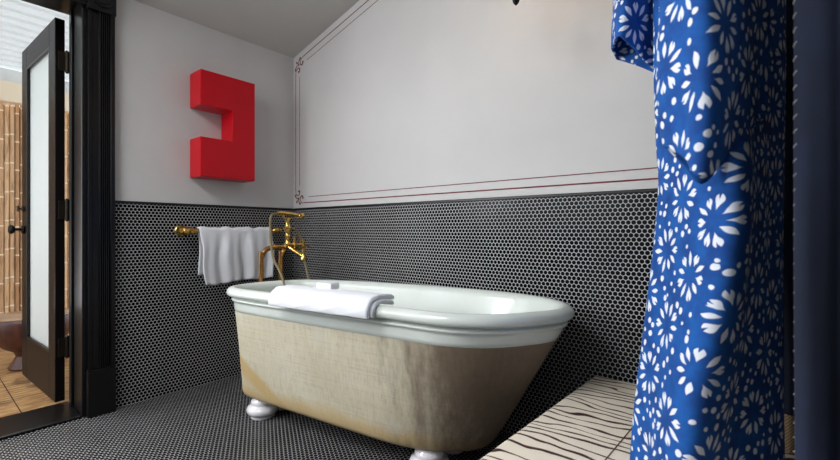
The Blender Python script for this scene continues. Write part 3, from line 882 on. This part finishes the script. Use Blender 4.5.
# ------------------------------------------------------------------ zebra bench
bx0, bx1, by0, by1 = 2.142, 2.84, -1.10, -.02
bench = empty('zebra_bench', (bx0, by1, 0), 'low bench upholstered in cream and brown zebra stripes beside the tub', 'bench')
MB().box((bx0, by0, .265), (bx1, by1, .366)).build('cushion', M['zebra'], bench, smooth=True, bevel=.02, seg=5)
b = MB(); b.tube([(2.394, by0 + .02, .3663), (2.394, by1 - .03, .3663)], .0016, 8, 1); b.build('seam', M['seam'], bench)
MB().box((bx0 + .02, by0 + .02, .20), (bx1 - .02, by1 - .02, .265)).build('base', M['dark_wood'], bench, bevel=.004)
for x in (bx0 + .06, bx1 - .06):
    for y in (by0 + .06, by1 - .06): MB().lathe([(.016, 0), (.024, .2)], (x, y, 0), 'z', 16).build('leg', M['dark_wood'], bench, smooth=True, angle=40)
under(bench); bench.rotation_euler.z = math.radians(-2.3)

# ------------------------------------------------------------------ clothes hanging at the right
def cloth(name, rows, mat, parent, nu=60, nv=80, th=.004, fold=0, closed=False, seed=0):
    """rows: list of (list of points) from top to bottom, each row the same number of points"""
    R = []
    for r in rows:
        P = [Vector(p) for p in r]
        Q = spline(P, 10, closed)
        R.append(arc_even(Q, nu, closed))
    cols = []
    for j in range(nu):
        cols.append(spline([R[i][j] for i in range(len(R))], max(2, nv // (len(R) - 1))))
    nr = len(cols[0]); V = []; UV = []
    for i in range(nr):
        acc = 0
        for j in range(nu):
            p = cols[j][i].copy()
            if j: acc += (cols[j][i] - cols[j-1][i]).length
            k = j / (nu - 1); q = i / (nr - 1)
            if fold:
                a, c = cols[max(j-1, 0)][i], cols[min(j+1, nu-1)][i]
                t = (c - a); n = Vector((t.y, -t.x, 0))
                if n.length > 1e-6: n.normalize()
                w = fold * (math.sin(k * 14 + seed + q * 1.6) * .5 + math.sin(k * 29 + seed * 2 - q * 2.3) * .3 + math.sin(k * 6 + q * 7 + seed) * .35) * (.4 + .6 * q)
                p += n * w
            V.append(p); UV.append((acc, p.z))
    nn = nu if closed else nu - 1
    F = [(i*nu+j, i*nu+(j+1) % nu, (i+1)*nu+(j+1) % nu, (i+1)*nu+j) for i in range(nr-1) for j in range(nn)]
    if closed:   # keep the print continuous: split the seam
        nr_ = nr; V2 = []; UV2 = []
        for i in range(nr):
            row = [V[i*nu+j] for j in range(nu)]; ruv = [UV[i*nu+j] for j in range(nu)]
            V2 += row + [row[0].copy()]; UV2 += ruv + [(ruv[-1][0] + (row[0] - row[-1]).length, ruv[0][1])]
        m_ = nu + 1
        F = [(i*m_+j, i*m_+j+1, (i+1)*m_+j+1, (i+1)*m_+j) for i in range(nr-1) for j in range(nu)]
        V, UV = V2, UV2
    o = mesh(name, V, F, mat, parent, True, UV)
    m = o.modifiers.new('thick', 'SOLIDIFY'); m.thickness = th; m.offset = 0
    return o
HX, HY, HZ = 2.62, -.68, 1.93
robe = empty('robe', (HX, HY, HZ), 'blue robe printed with white flowers hanging above the zebra bench', 'robe')
def row(z, pts): return [(X_at(px + (4 if px < 690 else 0), y - .17), y - .17, z) for px, y in pts]
rows = [[(HX - .05, HY + .05, 1.90), (HX - .09, HY + .02, 1.90), (HX - .07, HY - .03, 1.90), (HX, HY - .06, 1.91), (HX + .06, HY - .04, 1.90), (HX + .09, HY, 1.90), (HX + .07, HY + .04, 1.90), (HX + .03, HY + .06, 1.90)],
        row(1.70, [(662, -.36), (655, -.41), (668, -.49), (705, -.56), (738, -.50), (760, -.42), (780, -.28), (770, -.22)]),
        row(1.42, [(658, -.36), (651, -.42), (670, -.51), (715, -.60), (742, -.52), (766, -.38), (782, -.24), (776, -.18)]),
        row(1.18, [(660, -.36), (653.5, -.42), (678, -.52), (728, -.62), (750, -.52), (768, -.38), (781, -.24), (776, -.18)]),
        row(1.05, [(662, -.37), (655, -.44), (680, -.54), (732, -.635), (753, -.53), (768, -.38), (781, -.24), (776, -.18)]),
        row(.85, [(656, -.38), (648, -.45), (675, -.55), (720, -.65), (746, -.55), (768, -.38), (781, -.24), (776, -.18)]),
        row(.65, [(648, -.40), (639, -.47), (662, -.57), (696, -.66), (732, -.57), (766, -.40), (780, -.26), (775, -.20)]),
        row(.50, [(642, -.41), (632.5, -.48), (652, -.58), (682, -.67), (722, -.58), (764, -.42), (780, -.28), (775, -.22)]),
        row(.374, [(638, -.42), (628, -.49), (648, -.58), (674, -.67), (718, -.58), (762, -.43), (780, -.30), (775, -.24)])]
cloth('body', rows, M['indigo'], robe, 90, 110, .004, .012, seed=1)
def sleeve(name, rows_, seed, fold=.006): return cloth(name, rows_, M['indigo'], robe, 70, 60, .0045, fold, True, seed)
def srow(l, m, r, yl, ym, yr, yb, zl, zm, zr):
    """a flattened loop: left edge, front middle, right edge, back middle"""
    P = []
    yl, ym, yr, yb = yl - .17, ym - .17, yr - .17, yb - .17
    def pt(px, y, z): P.append((X_at(px + (3 if 640 < l and px < 690 else 0), y), y, z))
    pt(l, yl, zl); pt(l + (m - l) * .4, ym + (yl - ym) * .3, zl + (zm - zl) * .45); pt(m, ym, zm); pt(m + (r - m) * .6, ym + (yr - ym) * .55, zm + (zr - zm) * .6)
    pt(r, yr, zr); pt(m + (r - m) * .5, yb + (yr - yb) * .4, zm + (zr - zm) * .5); pt(m, yb + .005, zm); pt(l + (m - l) * .4, yb, zl + (zm - zl) * .45)
    return P
sleeve('sleeve', [[(HX - .03, HY - .14, 1.86), (HX - .01, HY - .17, 1.87), (HX + .01, HY - .18, 1.87), (HX + .03, HY - .16, 1.87), (HX + .05, HY - .14, 1.86), (HX + .03, HY - .11, 1.86), (HX + .01, HY - .105, 1.86), (HX - .01, HY - .11, 1.86)],
                  srow(660, 705, 762, -.67, -.75, -.52, -.66, 1.62, 1.63, 1.63),
                  srow(657.5, 708, 770, -.68, -.765, -.50, -.665, 1.40, 1.40, 1.43),
                  srow(656, 712, 770, -.68, -.77, -.50, -.67, 1.24, 1.21, 1.31),
                  srow(661, 704, 766, -.68, -.77, -.50, -.67, 1.118, 1.04, 1.19)], 2)
sleeve('sleeve', [[(HX - .12, HY + .04, 1.86), (HX - .11, HY + .02, 1.87), (HX - .10, HY + .01, 1.87), (HX - .08, HY + .02, 1.87), (HX - .06, HY + .04, 1.86), (HX - .08, HY + .06, 1.86), (HX - .09, HY + .065, 1.86), (HX - .11, HY + .06, 1.86)],
                  srow(618, 634, 668, -.37, -.45, -.34, -.31, 1.70, 1.69, 1.66),
                  srow(613.5, 627, 664, -.37, -.455, -.33, -.30, 1.56, 1.55, 1.52),
                  srow(612, 622, 660, -.37, -.455, -.33, -.30, 1.465, 1.45, 1.375)], 3, .004)
b = MB(); b.tube([(XR, HY, HZ + .06), (HX + .1, HY, HZ + .06), (HX, HY, HZ + .05), (HX - .03, HY, HZ + .03), (HX, HY - .005, HZ - .01)], .006, 10, 5)
hook = b.build('robe_hook', M['iron'], smooth=True); tag(hook, 'black iron hook arm on the right wall above the blue robe', 'hook')
under(robe)
# dark stitched cloth nearest the camera
throw = empty('stitched_throw', (2.83, -.9, 1.95), 'dark navy cloth with white whip stitches along its edge at the far right', 'throw')
ex = [2.722, 2.725, 2.735, 2.755, 2.775, 2.80, 2.83, 2.86, 2.89, 2.915]
ey = [-.885, -.90, -.91, -.905, -.89, -.905, -.92, -.90, -.885, -.90]
rows = []
for z in (1.95, 1.6, 1.2, .9, .65, .374):
    rows.append([(x, y + .006 * math.sin(z * 5 + i), z) for i, (x, y) in enumerate(zip(ex, ey))])
cloth('cloth', rows, M['navy_cloth'], throw, 60, 60, .005, .003, seed=4)
b = MB(); z = .40; k = 0
while z < 1.93:
    y = -.886 + .006 * math.sin(z * 5)
    b.tube([(2.7225, y + .004, z), (2.7200, y - .003, z + .004), (2.7235, y - .0105, z + .008)], .0011, 6, 3); z += .0235; k += 1
b.build('whip_stitch', M['stitch'], throw, smooth=True)
under(throw)
sash = empty('sash', (2.72, -.46, 1.9), 'narrow navy sash with a tan woven end hanging behind the flowered robe', 'sash')
sx0, sx1, sy = X_at(779, -.34), X_at(794, -.34), -.34
cloth('band', [[(sx0 + (sx1 - sx0) * t, sy + .004 * math.sin(t * 6), z) for t in (0, .33, .66, 1)] for z in (1.9, 1.4, 1.0, .7, .47)], M['navy_cloth'], sash, 12, 40, .005)
cloth('woven_end', [[(sx0 + (sx1 - sx0) * t, sy + .004 * math.sin(t * 6), z) for t in (0, .33, .66, 1)] for z in (.47, .44, .41, .372)], M['woven'], sash, 12, 20, .006)
b = MB(); z = .5
while z < 1.0:
    b.tube([(sx0 - .001, sy - .003, z), (sx0 + .003, sy - .005, z + .006)], .0012, 6, 1); z += .012
b.build('edge_stitch', M['stitch'], sash)
under(sash)
b = MB(); b.tube([(XR, -.34, 1.93), (2.72, -.34, 1.93), (2.70, -.34, 1.96)], .006, 10, 4); b.tube([(XR, -.9, 1.975), (2.72, -.9, 1.975), (2.70, -.9, 2.0)], .006, 10, 4)
pegs = b
for yy, zz, lb in ((-.34, 1.925, 'black iron peg on the right wall holding the navy sash'), (-.9, 1.965, 'black iron peg on the right wall holding the stitched cloth')):
    q = MB().tube([(XR, yy, zz), (2.73, yy, zz), (2.705, yy, zz + .03)], .007, 10, 4).build('wall_peg', M['iron'], smooth=True); tag(q, lb, 'peg')

# ------------------------------------------------------------------ iron lamp hanging over the tub, only its finial reaches into the photograph
LX, LY = X_at(516, -.42), -.42
zt = 1.755
lamp = empty('hanging_lamp', (LX, LY, zt), 'black iron lamp hanging from the ceiling, its finial at the top edge', 'lamp')
b = MB(); b.lathe([(.003, 0), (.010, .008), (.013, .018), (.008, .026), (.018, .032), (.022, .045), (.012, .058), (.012, .10), (.02, .11), (.02, .14), (.008, .16), (.008, roof(LX) - zt - .03), (.05, roof(LX) - zt - .02), (.05, roof(LX) - zt - .004)], (LX, LY, zt), 'z', 18)
b.build('stem', M['iron'], lamp, smooth=True, angle=40)
b = MB(); b.lathe([(.003, 0), (.008, .006), (.009, .014), (.004, .022)], (LX + .026, LY, zt + .018), 'z', 12); b.tube([(LX + .026, LY, zt + .04), (LX + .02, LY, zt + .06), (LX, LY, zt + .07)], .004, 8, 4); b.build('drop', M['iron'], lamp, smooth=True)
for i in range(4):
    ang = PI / 4 + i * PI / 2; dx, dy = math.cos(ang), math.sin(ang)
    b = MB(); b.tube([(LX, LY, zt + .12), (LX + dx * .06, LY + dy * .06, zt + .085), (LX + dx * .13, LY + dy * .13, zt + .11), (LX + dx * .16, LY + dy * .16, zt + .16)], .006, 10, 6)
    b.lathe([(.010, .155), (.028, .165), (.028, .170), (.013, .175), (.012, .22)], (LX + dx * .16, LY + dy * .16, zt), 'z', 14)
    a_ = b.build('arm', M['iron'], lamp, smooth=True, angle=45)
    MB().lathe([(.008, .22), (.015, .24), (.018, .26), (.012, .29), (.003, .315)], (LX + dx * .16, LY + dy * .16, zt), 'z', 14).build('bulb', M['bulb'], lamp, smooth=True)
under(lamp)

# ------------------------------------------------------------------ light
W = bpy.data.worlds.new('World'); S.world = W; W.use_nodes = True
bg = W.node_tree.nodes['Background']; bg.inputs[0].default_value = (.88, .94, 1, 1); bg.inputs[1].default_value = 1.9
def area(name, loc, target, sx, sy, power, col):
    l = bpy.data.lights.new(name, 'AREA'); l.shape = 'RECTANGLE'; l.size = sx; l.size_y = sy; l.energy = power; l.color = col
    o = bpy.data.objects.new(name, l); C.objects.link(o); o.location = loc
    d = Vector(target) - Vector(loc); o.rotation_euler = d.to_track_quat('-Z', 'Y').to_euler()
    return o
area('added_window_light', (-.10, (WY0 + WY1) / 2, (WZ0 + WZ1) / 2), (1.5, -1.6, .9), WY1 - WY0 - .1, WZ1 - WZ0 - .1, 50, (.95, .97, 1))  # main lamp, set in the added left-wall opening
area('doorway_daylight', (-.16, (DY0 + DY1) / 2, 1.25), (1.5, (DY0 + DY1) / 2, .9), .6, 1.5, 10, (.95, .97, 1))
area('added_back_fill', ((BX0 + BX1) / 2, YB - .04, (BZ0 + BZ1) / 2), (1.1, 0, 1.3), BX1 - BX0 - .1, BZ1 - BZ0 - .1, 8, (1, .99, .97))  # soft fill lamp, set in the added back opening
area('added_skylight_light', (1.25, -2.55, roof(1.25) + .06), (1.25, -2.3, 0), .9, .7, 42, (.98, .99, 1))  # lamp in the added roof opening, brightens bench and rim from above
sun = bpy.data.lights.new('sun', 'SUN'); sun.energy = 1.6; sun.angle = .2; sun.color = (1, .93, .84)
so_ = bpy.data.objects.new('sun', sun); C.objects.link(so_); so_.rotation_euler = (math.radians(20), math.radians(18), 0)

# ------------------------------------------------------------------ camera
cd = bpy.data.cameras.new('camera'); cam = bpy.data.objects.new('camera', cd); C.objects.link(cam)
cam.location = CAM; cam.rotation_euler = (PI / 2, 0, YAW)
cd.sensor_width = 36; cd.lens = FPX / 840 * 36; cd.clip_start = .02
cd.dof.use_dof = True; cd.dof.focus_distance = 1.9; cd.dof.aperture_fstop = 3.5
S.camera = cam
S.view_settings.view_transform = 'Standard'; S.view_settings.look = 'None'
S.view_settings.exposure = 0.05; S.view_settings.gamma = 1; S.view_settings.use_curve_mapping = False
S.cycles.use_denoising = True
S.cycles.max_bounces = 8; S.cycles.diffuse_bounces = 5
S.cycles.sample_clamp_indirect = 6
